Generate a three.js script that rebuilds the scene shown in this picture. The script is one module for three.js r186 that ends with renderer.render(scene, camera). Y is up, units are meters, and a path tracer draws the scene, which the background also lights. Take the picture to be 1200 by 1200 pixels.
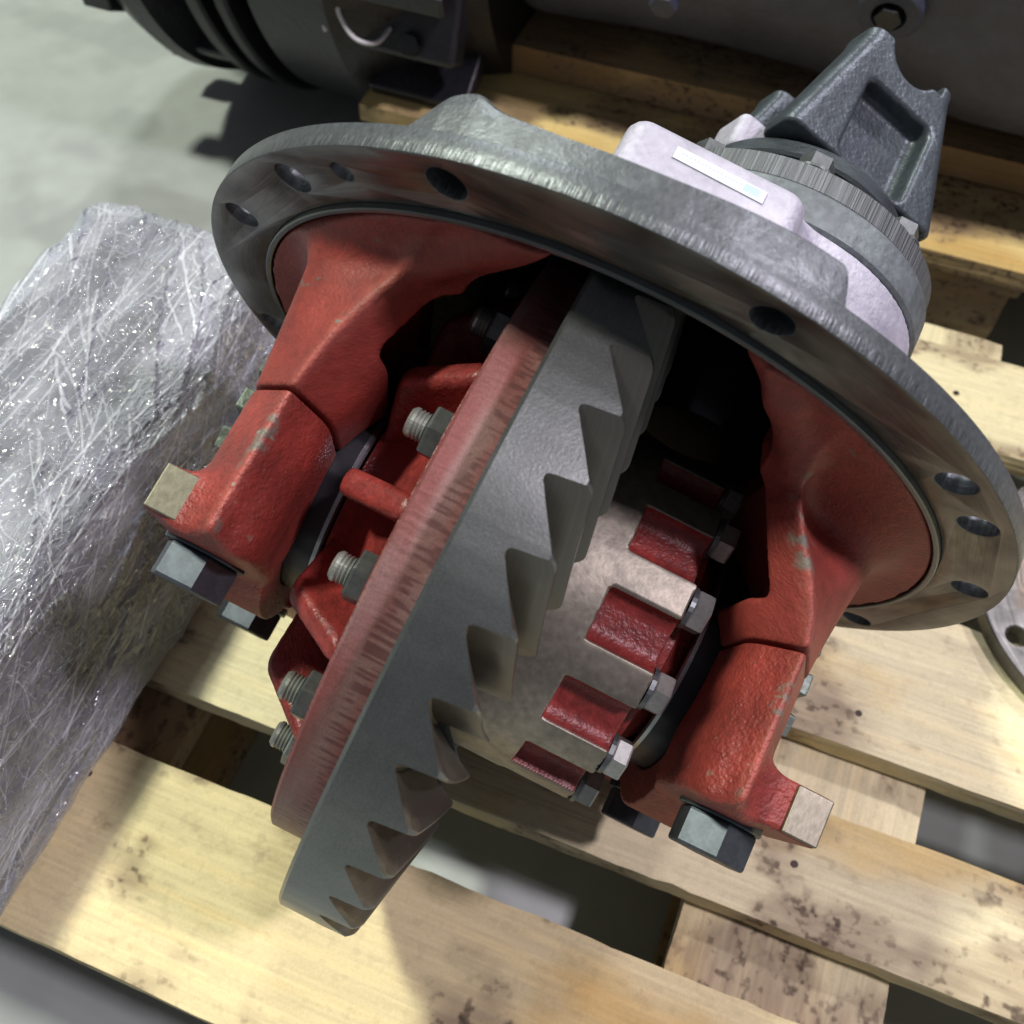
import * as THREE from 'three';
import { RectAreaLightUniformsLib } from 'three/addons/lights/RectAreaLightUniformsLib.js';
import { RoundedBoxGeometry } from 'three/addons/geometries/RoundedBoxGeometry.js';
import { mergeGeometries, toCreasedNormals } from 'three/addons/utils/BufferGeometryUtils.js';

// ------------------------------------------------------------------ camera, light, exposure
const scene = new THREE.Scene();
const renderer = new THREE.WebGLRenderer({ antialias: true });
renderer.toneMapping = THREE.LinearToneMapping;
renderer.toneMappingExposure = 1.25;
renderer.shadowMap.enabled = true;
RectAreaLightUniformsLib.init();
const V = (x, y, z) => new THREE.Vector3(x, y, z);

// world: y up, y = 0 on the deck of the pallet, x along its boards
const camera = new THREE.PerspectiveCamera(53, 1, 0.02, 60);
const camBasis = new THREE.Matrix4().makeBasis(V(0.930726, 0.003933, -0.365697), V(-0.308693, 0.544644, -0.779790), V(0.196107, 0.838658, 0.508128));
camera.position.set(0, 0.664, 0);
camera.quaternion.setFromRotationMatrix(camBasis);
camera.focus = 0.47;
camera.userData.fStop = 11;
camera.updateMatrixWorld(true);

scene.background = new THREE.Color().setRGB(0.095, 0.098, 0.112);   // the dim far hall

// high-bay lamps of the hall, two rows
const LAMPS = [
  [2.75, 4.70, -0.35, 1.00, 0.88, 1.00, 0.95], [-2.45, 4.70, -0.45, 0.98, 1.00, 0.84, 1.25],
  [2.75, 4.70, -4.6, 0.98, 0.90, 1.00, 1.1], [-2.45, 4.70, -4.6, 0.96, 0.98, 0.96, 0.9],
];
const LAMP_POWER = 285, LAMP_SIZE = 0.45;

// ------------------------------------------------------------------ helpers
let seed = 7;
const rnd = () => { seed = (seed * 1664525 + 1013904223) >>> 0; return seed / 4294967296; };
const clamp = (v, a = 0, b = 1) => Math.min(b, Math.max(a, v));
const lerp = (a, b, t) => a + (b - a) * t;
const sstep = (a, b, v) => { const t = clamp((v - a) / (b - a)); return t * t * (3 - 2 * t); };
const used = {};
function numbered(n) { const k = used[n] = (used[n] ?? -1) + 1; return k ? `${n}_${String(k).padStart(3, '0')}` : n; }
function thing(name, label, category, group) {
  const o = new THREE.Group(); o.name = numbered(name); o.userData = { label, category };
  if (group) o.userData.group = group;
  scene.add(o); return o;
}
function part(parent, name, geo, material, label) {
  const m = new THREE.Mesh(geo, material); m.name = name; m.castShadow = m.receiveShadow = true;
  if (label) m.userData.label = label;
  parent.add(m); return m;
}
// periodic value noise
const hash = (x, y, s) => { let h = (x * 374761393 + y * 668265263 + s * 982451653) | 0; h = Math.imul(h ^ (h >>> 13), 1274126177); return ((h ^ (h >>> 16)) >>> 0) / 4294967296; };
function vnoise(x, y, px, py, s) {
  const xi = Math.floor(x), yi = Math.floor(y), fx = x - xi, fy = y - yi, u = fx * fx * (3 - 2 * fx), v = fy * fy * (3 - 2 * fy);
  const m = (a, b) => ((a % b) + b) % b, x0 = m(xi, px), x1 = m(xi + 1, px), y0 = m(yi, py), y1 = m(yi + 1, py);
  return lerp(lerp(hash(x0, y0, s), hash(x1, y0, s), u), lerp(hash(x0, y1, s), hash(x1, y1, s), u), v);
}
function fbm(u, v, fx, fy, s, oct = 4) { let a = 0.5, r = 0, t = 0; for (let i = 0; i < oct; i++) { r += a * vnoise(u * fx, v * fy, fx, fy, s + i * 17); t += a; a *= 0.5; fx *= 2; fy *= 2; } return r / t; }
function tex(w, h, fn, srgb = true) {
  const d = new Uint8Array(w * h * 4);
  for (let j = 0; j < h; j++) for (let i = 0; i < w; i++) {
    const c = fn(i / w, j / h), k = (j * w + i) * 4;
    d[k] = clamp(c[0]) * 255; d[k + 1] = clamp(c[1]) * 255; d[k + 2] = clamp(c[2]) * 255; d[k + 3] = 255;
  }
  const t = new THREE.DataTexture(d, w, h); t.wrapS = t.wrapT = THREE.RepeatWrapping; t.magFilter = THREE.LinearFilter; t.minFilter = THREE.LinearFilter;
  if (srgb) t.colorSpace = THREE.SRGBColorSpace; t.needsUpdate = true; return t;
}
const grey = (w, h, fn) => tex(w, h, (u, v) => { const g = fn(u, v); return [g, g, g]; }, false);
function rep(t, sx, sy) { const c = t.clone(); c.repeat.set(sx, sy); c.needsUpdate = true; return c; }
// uv in metres, projected along the strongest axis of each face
function boxUV(g, off = 0) {
  if (g.index) g = g.toNonIndexed();
  const p = g.attributes.position, n = p.count, uv = new Float32Array(n * 2), a = V(), b = V(), c = V();
  for (let i = 0; i < n; i += 3) {
    a.fromBufferAttribute(p, i); b.fromBufferAttribute(p, i + 1); c.fromBufferAttribute(p, i + 2);
    const q = b.clone().sub(a).cross(c.clone().sub(a)), x = Math.abs(q.x), y = Math.abs(q.y), z = Math.abs(q.z);
    [a, b, c].forEach((w, k) => { const [u, v] = x > y && x > z ? [w.z, w.y] : y > z ? [w.x, w.z] : [w.x, w.y]; uv[(i + k) * 2] = u + off; uv[(i + k) * 2 + 1] = v + off * 0.37; });
  }
  g.setAttribute('uv', new THREE.BufferAttribute(uv, 2)); return g;
}
// surface nets: a mesh from a distance field
function field(sdf, lo, hi, h, pick, tint) {
  const nx = Math.ceil((hi[0] - lo[0]) / h) + 1, ny = Math.ceil((hi[1] - lo[1]) / h) + 1, nz = Math.ceil((hi[2] - lo[2]) / h) + 1;
  const g = new Float32Array(nx * ny * nz), id = (i, j, k) => (k * ny + j) * nx + i;
  for (let k = 0; k < nz; k++) for (let j = 0; j < ny; j++) for (let i = 0; i < nx; i++) g[id(i, j, k)] = sdf(lo[0] + i * h, lo[1] + j * h, lo[2] + k * h);
  const vi = new Int32Array(nx * ny * nz).fill(-1), P = [], N = [];
  const E = [[0, 1], [0, 2], [0, 4], [1, 3], [1, 5], [2, 3], [2, 6], [3, 7], [4, 5], [4, 6], [5, 7], [6, 7]], e = h * 0.25;
  for (let k = 0; k < nz - 1; k++) for (let j = 0; j < ny - 1; j++) for (let i = 0; i < nx - 1; i++) {
    const c = []; let m = 0;
    for (let q = 0; q < 8; q++) { c[q] = g[id(i + (q & 1), j + ((q >> 1) & 1), k + (q >> 2))]; if (c[q] < 0) m++; }
    if (m === 0 || m === 8) continue;
    let x = 0, y = 0, z = 0, n = 0;
    for (const [a, b] of E) if ((c[a] < 0) !== (c[b] < 0)) {
      const t = c[a] / (c[a] - c[b]);
      x += lerp(a & 1, b & 1, t); y += lerp((a >> 1) & 1, (b >> 1) & 1, t); z += lerp(a >> 2, b >> 2, t); n++;
    }
    x = lo[0] + (i + x / n) * h; y = lo[1] + (j + y / n) * h; z = lo[2] + (k + z / n) * h;
    let gx, gy, gz;
    for (let s = 0; s < 2; s++) {
      const d = sdf(x, y, z); gx = sdf(x + e, y, z) - sdf(x - e, y, z); gy = sdf(x, y + e, z) - sdf(x, y - e, z); gz = sdf(x, y, z + e) - sdf(x, y, z - e);
      const l = Math.hypot(gx, gy, gz) || 1; gx /= l; gy /= l; gz /= l;
      if (s === 0) { const dd = clamp(d, -h * 0.5, h * 0.5); x -= gx * dd; y -= gy * dd; z -= gz * dd; }
    }
    vi[id(i, j, k)] = P.length / 3; P.push(x, y, z); N.push(gx, gy, gz);
  }
  const I = [];
  const quad = (a, b, c, d, f) => { if (f) I.push(a, b, c, a, c, d); else I.push(a, c, b, a, d, c); };
  for (let k = 1; k < nz - 1; k++) for (let j = 1; j < ny - 1; j++) for (let i = 1; i < nx - 1; i++) {
    const s = g[id(i, j, k)] < 0;
    if (s !== g[id(i + 1, j, k)] < 0) quad(vi[id(i, j - 1, k - 1)], vi[id(i, j, k - 1)], vi[id(i, j, k)], vi[id(i, j - 1, k)], s);
    if (s !== g[id(i, j + 1, k)] < 0) quad(vi[id(i - 1, j, k - 1)], vi[id(i - 1, j, k)], vi[id(i, j, k)], vi[id(i, j, k - 1)], s);
    if (s !== g[id(i, j, k + 1)] < 0) quad(vi[id(i - 1, j - 1, k)], vi[id(i, j - 1, k)], vi[id(i, j, k)], vi[id(i - 1, j, k)], s);
  }
  const build = (ix) => { const b = new THREE.BufferGeometry(); b.setAttribute('position', new THREE.Float32BufferAttribute(P, 3)); b.setAttribute('normal', new THREE.Float32BufferAttribute(N, 3)); if (tint) { const c = []; for (let q = 0; q < P.length; q += 3) c.push(...tint(P[q], P[q + 1], P[q + 2])); b.setAttribute('color', new THREE.Float32BufferAttribute(c, 3)); } b.setIndex(ix); return boxUV(b); };
  if (!pick) return build(I);
  const sets = [];
  for (let t = 0; t < I.length; t += 3) {
    const q = (o) => (P[I[t] * 3 + o] + P[I[t + 1] * 3 + o] + P[I[t + 2] * 3 + o]) / 3, w = pick(q(0), q(1), q(2));
    (sets[w] ??= []).push(I[t], I[t + 1], I[t + 2]);
  }
  return sets.map(build);
}
const smin = (a, b, k) => { const t = Math.max(k - Math.abs(a - b), 0) / k; return Math.min(a, b) - t * t * k * 0.25; };
const smax = (a, b, k) => -smin(-a, -b, k);
const box3 = (x, y, z, x0, x1, y0, y1, z0, z1, r = 0) => {
  const a = Math.abs(x - (x0 + x1) / 2) - (x1 - x0) / 2 + r, b = Math.abs(y - (y0 + y1) / 2) - (y1 - y0) / 2 + r, c = Math.abs(z - (z0 + z1) / 2) - (z1 - z0) / 2 + r;
  return Math.hypot(Math.max(a, 0), Math.max(b, 0), Math.max(c, 0)) + Math.min(Math.max(a, b, c), 0) - r;
};
function caps(x, y, z, a, b, r) {
  const bx = b[0] - a[0], by = b[1] - a[1], bz = b[2] - a[2], t = clamp(((x - a[0]) * bx + (y - a[1]) * by + (z - a[2]) * bz) / (bx * bx + by * by + bz * bz));
  return Math.hypot(x - a[0] - bx * t, y - a[1] - by * t, z - a[2] - bz * t) - r;
}
// solid of revolution about an axis: prof = [[along, radius], ...]
function turned(prof, axis, at = [0, 0, 0], seg = 96, crease = 0.6) {
  let g = new THREE.LatheGeometry(prof.map(([a, r]) => new THREE.Vector2(Math.max(r, 1e-5), a)), seg);
  g = toCreasedNormals(g, crease);
  if (axis === 'x') g.rotateZ(-Math.PI / 2);
  if (axis === 'z') g.rotateX(Math.PI / 2);
  g.translate(...at); return g;
}
function hexHead(af, h, chamfer = 0.001) {   // stands on y = 0, up along +y
  const s = new THREE.Shape(), R = af / Math.sqrt(3);
  for (let i = 0; i < 6; i++) { const a = i * Math.PI / 3; i ? s.lineTo(R * Math.cos(a), R * Math.sin(a)) : s.moveTo(R, 0); }
  s.closePath();
  const g = new THREE.ExtrudeGeometry(s, { depth: h - 2 * chamfer, bevelEnabled: true, bevelSize: chamfer * 0.8, bevelOffset: -chamfer * 0.8, bevelThickness: chamfer, bevelSegments: 2 });
  g.translate(0, 0, chamfer); g.rotateX(-Math.PI / 2); return boxUV(g);
}
function threadRod(r, len, pitch, chamfer = true) {   // along +y
  const p = [[0, 0], [0, r * 0.92]]; let y = 0;
  while (y + pitch < len - (chamfer ? pitch : 0)) { p.push([y + pitch * 0.25, r * 0.88], [y + pitch * 0.75, r]); y += pitch; }
  p.push([len - pitch * 0.9, r * 0.99], [len, r * 0.8], [len, 0]); return turned(p, 'y', [0, 0, 0], 28, 0.3);
}

// ------------------------------------------------------------------ textures and materials
const castBump = grey(512, 512, (u, v) => 0.55 * fbm(u, v, 64, 64, 3, 3) + 0.45 * fbm(u, v, 16, 16, 9, 4));
const castFine = rep(castBump, 9, 9), castCoarse = rep(castBump, 6, 6);
const mottle = (c, amt, s, chips) => tex(512, 512, (u, v) => {
  const n = fbm(u, v, 8, 8, s, 5) - 0.5, m = fbm(u, v, 48, 48, s + 5, 3) - 0.5, k = 1 + amt * (n * 1.3 + m * 0.9);
  let o = [c[0] * k, c[1] * k, c[2] * k];
  if (chips) { const w = sstep(chips[3], chips[3] + 0.05, fbm(u, v, 24, 24, s + 40, 4)); o = o.map((q, i) => lerp(q, chips[i], w)); }
  return o;
});
const M = {};
const std = (o) => new THREE.MeshStandardMaterial(o);
M.red = std({ map: rep(mottle([0.53, 0.212, 0.182], 0.22, 11, [0.44, 0.36, 0.32, 0.80]), 6, 6), roughness: 0.58, bumpMap: rep(castBump, 14, 14), bumpScale: 0.0005, vertexColors: true });
M.redCap = std({ map: rep(mottle([0.525, 0.207, 0.178], 0.26, 21, [0.52, 0.36, 0.31, 0.78]), 7, 7), roughness: 0.5, bumpMap: rep(castBump, 13, 13), bumpScale: 0.0011, vertexColors: true });
M.redDark = std({ map: rep(mottle([0.515, 0.195, 0.18], 0.35, 31), 8, 8), roughness: 0.42, bumpMap: rep(castBump, 12, 12), bumpScale: 0.0006 });
M.bareEdge = std({ map: rep(mottle([0.48, 0.465, 0.41], 0.22, 41), 2, 1), roughness: 0.42, metalness: 0.8 });
M.castGrey = std({ map: rep(mottle([0.38, 0.40, 0.41], 0.3, 51), 11, 11), roughness: 0.42, metalness: 0.6, bumpMap: rep(castBump, 16, 16), bumpScale: 0.00022 });
// flange rim: cast skin, turned with short tool marks along its front edge
const rimMark = (u, v) => sstep(0.52, 0.30, v + 0.25 * (fbm(u, v, 40, 1, 57, 3) - 0.5)) * (fbm(u, v, 260, 1, 58, 2) - 0.5);
M.rim = std({ map: tex(1024, 64, (u, v) => { const k = 0.95 + 0.5 * rimMark(u, v) + 0.3 * (fbm(u, v, 120, 8, 59, 3) - 0.5); return [0.38 * k, 0.40 * k, 0.41 * k]; }), roughness: 0.42, metalness: 0.6, bumpMap: grey(1024, 64, (u, v) => 0.5 + 0.7 * rimMark(u, v) + 0.5 * (fbm(u, v, 150, 10, 60, 3) - 0.5)), bumpScale: 0.00022 });
M.cage = std({ map: rep(mottle([0.40, 0.43, 0.44], 0.3, 55), 7, 7), roughness: 0.55, metalness: 0.2, bumpMap: castCoarse, bumpScale: 0.0009 });
M.lilac = std({ map: rep(mottle([0.68, 0.675, 0.725], 0.14, 61), 7, 7), roughness: 0.55, metalness: 0.1, bumpMap: castFine, bumpScale: 0.0007 });
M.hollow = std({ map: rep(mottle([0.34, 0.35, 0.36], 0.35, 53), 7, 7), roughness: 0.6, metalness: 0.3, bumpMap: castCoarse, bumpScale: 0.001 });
const facing = tex(1024, 256, (u, v) => { const n = fbm(u, v, 24, 6, 71, 5), s = fbm(u, v, 4, 128, 73, 2), r = fbm(u, v, 6, 3, 77, 4); const k = 0.72 + 0.5 * (n - 0.5) + 0.16 * (s - 0.5); const b = sstep(0.5, 0.75, r); return [lerp(0.55, 0.52, b) * k, lerp(0.55, 0.46, b) * k, lerp(0.53, 0.40, b) * k]; });
M.faced = std({ map: facing, roughness: 0.38, metalness: 0.7, bumpMap: grey(1024, 256, (u, v) => fbm(u, v, 4, 100, 74, 2)), bumpScale: 0.00008 });
const gearTex = tex(512, 512, (u, v) => { const n = hash(Math.floor(u * 512), Math.floor(v * 512), 81), m = fbm(u, v, 10, 10, 83, 4), k = 0.92 + 0.16 * (n - 0.5) + 0.16 * (m - 0.5); return [0.50 * k, 0.515 * k, 0.51 * k]; });
M.gear = std({ map: rep(gearTex, 6, 6), roughness: 0.36, metalness: 0.9, bumpMap: rep(grey(512, 512, (u, v) => fbm(u, v, 128, 128, 85, 2)), 9, 9), bumpScale: 0.00004 });
M.gearFlank = std({ map: rep(tex(512, 512, (u, v) => { const s = fbm(u, v, 96, 3, 91, 3), k = 0.95 + 0.16 * (s - 0.5); return [0.45 * k, 0.445 * k, 0.42 * k]; }), 1, 1), roughness: 0.42, metalness: 0.85 });
// diff-case rim: turned cast iron with a thin red wash and tool chatter across it
M.band = std({
  map: tex(2048, 256, (u, v) => {
    const ch = fbm(u, v, 900, 2, 101, 1), pale = fbm(u, v, 16, 2, 103, 5), edge = sstep(0.45, 0.62, v + 0.5 * (fbm(u, v, 40, 2, 109, 3) - 0.5)), g = hash(Math.floor(u * 2048), Math.floor(v * 256), 5);
    const hatch = sstep(0.46, 0.66, ch) * (0.06 + 0.42 * edge), wear = sstep(0.25, 0.7, pale), k = 0.92 + 0.30 * (g - 0.5) + 0.2 * (pale - 0.5);
    return [0.57, lerp(0.33, 0.43, wear), lerp(0.32, 0.42, wear)].map((q, i) => lerp(q * k, [0.30, 0.16, 0.17][i], hatch));
  }), roughness: 0.48, metalness: 0.25, bumpMap: grey(2048, 128, (u, v) => fbm(u, v, 512, 3, 101, 3)), bumpScale: 0.0003,
});
M.barrel = std({ map: rep(mottle([0.55, 0.53, 0.48], 0.3, 111), 8, 8), roughness: 0.48, metalness: 0.65, bumpMap: castFine, bumpScale: 0.00012 });
M.boltDark = std({ map: rep(mottle([0.30, 0.325, 0.35], 0.25, 121), 12, 12), roughness: 0.44, metalness: 0.7 });
M.boltZinc = std({ map: rep(mottle([0.63, 0.64, 0.62], 0.2, 123), 12, 12), roughness: 0.38, metalness: 0.7 });
M.boltGrey = std({ map: rep(mottle([0.42, 0.44, 0.44], 0.25, 127), 12, 12), roughness: 0.4, metalness: 0.65 });
M.black = std({ color: new THREE.Color().setRGB(0.022, 0.023, 0.028), roughness: 0.35, metalness: 0.4 });
M.raceSteel = std({ color: new THREE.Color().setRGB(0.30, 0.31, 0.33), roughness: 0.25, metalness: 0.9 });
M.yoke = std({ map: rep(mottle([0.31, 0.34, 0.36], 0.25, 131), 8, 8), roughness: 0.42, metalness: 0.55, bumpMap: castFine, bumpScale: 0.0005 });
M.adjuster = std({ map: rep(mottle([0.45, 0.50, 0.46], 0.4, 133), 14, 14), roughness: 0.5, metalness: 0.4, bumpMap: castFine, bumpScale: 0.0006 });

// pallet wood: grain along u, dirt ground in, scuffs; each texture covers 0.8 x 0.2 m
function woodTex(s, base, dark, dirt) {
  return tex(1024, 256, (u, v) => {
    const wob = fbm(u, v, 3, 2, s, 3) * 0.5, g = fbm(u, v + wob * 0.3, 4, 28, s + 3, 5), g2 = fbm(u, v, 24, 120, s + 7, 2), big = fbm(u, v, 6, 2, s + 11, 5), fz = hash(Math.floor(u * 1024), Math.floor(v * 256), s);
    const k = 0.97 + 0.10 * (g - 0.5) + 0.10 * (g2 - 0.5) + 0.05 * (fz - 0.5), t = clamp(sstep(0.50, 0.74, big) * 0.75 + (g - 0.55) * 0.5);
    const c = [0, 1, 2].map((i) => lerp(base[i], dark[i], t) * k);
    const patch = 0.65 * fbm(u + 0.02 * g, v, 5, 2, s + 29, 5) + 0.35 * fbm(u, v, 14, 6, s + 30, 4), speck = fbm(u, v, 150, 44, s + 23, 3), clot = fbm(u, v, 40, 14, s + 37, 4);
    const zone = sstep(0.44, 0.57, patch), d1 = sstep(0.58, 0.72, speck) * (0.12 + 0.88 * zone), d3 = sstep(0.56, 0.76, clot * 0.6 + speck * 0.4) * zone, d2 = zone * (0.30 + 0.55 * fbm(u, v, 30, 40, s + 31, 4));
    let o = c.map((q, i) => lerp(q, [0.47, 0.40, 0.33][i], clamp(d2 * dirt)));
    return o.map((q, i) => lerp(q, [0.26, 0.21, 0.16][i], clamp((d1 * 0.45 + d3 * 0.60) * dirt)));
  });
}
const woodBump = grey(1024, 256, (u, v) => 0.6 * fbm(u, v, 8, 70, 203, 4) + 0.4 * fbm(u, v, 40, 20, 205, 3));
const wood = (s, base, dark, dirt) => std({ map: rep(woodTex(s, base, dark, dirt), 1.25, 5), roughness: 0.82, bumpMap: rep(woodBump, 1.25, 5), bumpScale: 0.0012 });
M.woodPale = wood(301, [0.86, 0.82, 0.67], [0.82, 0.71, 0.46], 0.85);
M.woodStained = wood(317, [0.86, 0.80, 0.62], [0.80, 0.66, 0.40], 1.0);
M.woodTan = wood(331, [0.68, 0.58, 0.42], [0.54, 0.43, 0.28], 0.8);
M.woodYellow = wood(347, [0.80, 0.71, 0.48], [0.70, 0.57, 0.33], 0.8);

// ------------------------------------------------------------------ the hall's lamps
for (const [x, y, z, r, g, b, k] of LAMPS) {
  const t = thing('ceiling_lamp', 'square high bay lamp hanging over the pallets', 'lamp', 'high bay lamps'); t.position.set(x, y, z);
  part(t, 'housing', new RoundedBoxGeometry(LAMP_SIZE + 0.06, 0.1, LAMP_SIZE + 0.06, 3, 0.015).translate(0, 0.065, 0), M.boltGrey);
  const col = new THREE.Color().setRGB(r, g, b);
  part(t, 'diffuser', new THREE.BoxGeometry(LAMP_SIZE, 0.01, LAMP_SIZE).translate(0, 0.007, 0), std({ color: 0xffffff, emissive: col, emissiveIntensity: 6 }));
  const L = new THREE.RectAreaLight(col, LAMP_POWER * k, LAMP_SIZE, LAMP_SIZE); L.position.set(0, -0.006, 0); L.rotation.x = -Math.PI / 2; t.add(L);
}

// ------------------------------------------------------------------ floor
{
  const fl = tex(1024, 1024, (u, v) => { const n = fbm(u, v, 6, 6, 401, 5), m = fbm(u, v, 90, 90, 405, 2), st = sstep(0.56, 0.72, fbm(u, v, 14, 14, 409, 4)), k = 0.96 + 0.16 * (n - 0.5) + 0.06 * (m - 0.5) - 0.09 * st; return [0.605 * k, 0.63 * k, 0.615 * k]; });
  const g = new THREE.PlaneGeometry(30, 30); g.rotateX(-Math.PI / 2);
  const m = new THREE.Mesh(g, std({ map: rep(fl, 15, 15), roughness: 0.55 })); m.name = 'floor'; m.position.y = -0.144; m.receiveShadow = true; m.userData = { kind: 'structure', label: 'smooth pale green grey concrete floor' };
  scene.add(m);
}

// ------------------------------------------------------------------ pallets
const DECK = 0.022;
const nailG = new THREE.CylinderGeometry(0.0024, 0.0024, 0.001, 12);
M.nail = std({ color: new THREE.Color().setRGB(0.06, 0.045, 0.04), roughness: 0.6, metalness: 0.6 });
function board(parent, name, x0, x1, y0, y1, z0, z1, m, along = 'x') {
  const lx = x1 - x0, ly = y1 - y0, lz = z1 - z0, L = along === 'x' ? lx : lz, w = along === 'x' ? lz : lx;
  // sawn board: slightly wavy, arrises knocked off unevenly, a splintered nick here and there
  let g = new THREE.BoxGeometry(L, ly, w, Math.ceil(L / 0.012), 3, 8);
  const a = rnd() * 9, off = rnd() * 3, q = g.attributes.position, so = Math.floor(rnd() * 900);
  for (let i = 0; i < q.count; i++) {
    const x = q.getX(i), y = q.getY(i), z = q.getZ(i), ey = Math.abs(y) > ly / 2 - 1e-4, ez = Math.abs(z) > w / 2 - 1e-4, ex = Math.abs(x) > L / 2 - 1e-4;
    const n = vnoise((x + 3) * 60, (z > 0 ? 3.3 : 7.7) + (y > 0 ? 1.2 : 0), 4096, 4096, so), nick = sstep(0.80, 0.98, vnoise((x + 3) * 26, z > 0 ? 1.5 : 5.5, 4096, 4096, so + 5));
    let py = y + 0.0006 * Math.sin(x * 9 + a), pz = z, px = x;
    if (ez) pz -= Math.sign(z) * (0.0007 * n + 0.0022 * nick * (y > 0 ? 1 : 0.4));
    if (ey && ez) { pz -= Math.sign(z) * (0.0006 + 0.0009 * n); py -= Math.sign(y) * (0.0006 + 0.0008 * n); }
    if (ex) px -= Math.sign(x) * 0.002 * vnoise(z * 80 + 9, y * 90 + 9, 4096, 4096, so + 9);
    q.setXYZ(i, px, py, pz);
  }
  const n = boxUV(toCreasedNormals(g, 0.55), off);
  if (along !== 'x') n.rotateY(Math.PI / 2);
  n.translate((x0 + x1) / 2, (y0 + y1) / 2, (z0 + z1) / 2);
  const o = part(parent, name, n, m);
  if (name === 'deck_board' && z0 > -0.9) for (const sx of [-0.37, 0.117, 0.60]) for (const k of z1 - z0 > 0.11 ? [0.25, 0.75] : [0.5]) {
    const h = part(o, 'nail', nailG, M.nail); h.position.set(sx + (rnd() - 0.5) * 0.07, y1 + 0.0003, lerp(z0, z1, k + (rnd() - 0.5) * 0.1));
  }
  return o;
}
{
  const t = thing('wooden_pallet', 'pale dirty wooden pallet under the red gear carrier', 'pallet');
  const W = [M.woodPale, M.woodStained, M.woodTan, M.woodYellow];
  for (const [z0, z1, k] of [[-0.134, -0.007, 1], [-0.263, -0.179, 0], [-0.432, -0.309, 0], [-0.560, -0.478, 1], [-0.702, -0.598, 0]])
    board(t, 'deck_board', -0.437, 0.67, -DECK, 0, z0, z1, W[k]);
  for (const [x0, x1, k] of [[-0.437, -0.302, 2], [0.049, 0.184, 0], [0.535, 0.67, 0]]) {
    board(t, 'stringer_board', x0, x1, -2 * DECK, -DECK, -0.745, -0.012, W[k], 'z');
    for (const z of [-0.07, -0.36, -0.66]) board(t, 'block', x0 + 0.004, x1 - 0.004, -0.122, -2 * DECK, z - 0.05, z + 0.05, W[k]);
    board(t, 'bottom_board', x0, x1, -0.144, -0.122, -0.745, -0.012, W[2], 'z');
  }
}
{
  const t = thing('wooden_pallet', 'yellowish wooden pallet carrying the black axle housing', 'pallet');
  const W = [M.woodYellow, M.woodTan];
  for (const [z0, z1, k] of [[-0.935, -0.815, 0], [-1.10, -0.98, 1], [-1.28, -1.16, 0]]) board(t, 'deck_board', -0.49, 0.75, -DECK, 0, z0, z1, W[k]);
  for (const x of [-0.48, 0.06, 0.60]) {
    board(t, 'stringer_board', x, x + 0.134, -2 * DECK, -DECK, -1.28, -0.83, W[1], 'z');
    for (const z of [-0.89, -1.05, -1.22]) board(t, 'block', x + 0.004, x + 0.13, -0.122, -2 * DECK, z - 0.05, z + 0.05, W[1]);
    board(t, 'bottom_board', x, x + 0.134, -0.144, -0.122, -1.28, -0.83, W[1], 'z');
  }
  const b = thing('timber_bearer', 'brown timber lying on the yellowish pallet under the black housing', 'timber');
  board(b, 'timber', -0.405, 0.72, 0.0005, 0.034, -1.03, -0.922, M.woodTan);
}

// ------------------------------------------------------------------ the gear carrier
// own axes: x along the axle, y along the pinion away from the gear, z up out of the assembly
const unit = thing('differential_carrier', 'red cast differential carrier with grey ring gear lying on the wooden pallet', 'gear assembly');
unit.position.set(-0.083045, 0.232567, -0.316664);
unit.quaternion.setFromRotationMatrix(new THREE.Matrix4().makeBasis(V(0.970991, -0.236856, 0.032814), V(0.098931, 0.272998, -0.956914), V(0.217692, 0.932401, 0.288511)));
const YC = -0.0736, ZC = -0.0258;      // the axle's line
const ring = (r, a, x) => V(x, YC - r * Math.cos(a), ZC + r * Math.sin(a));

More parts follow.
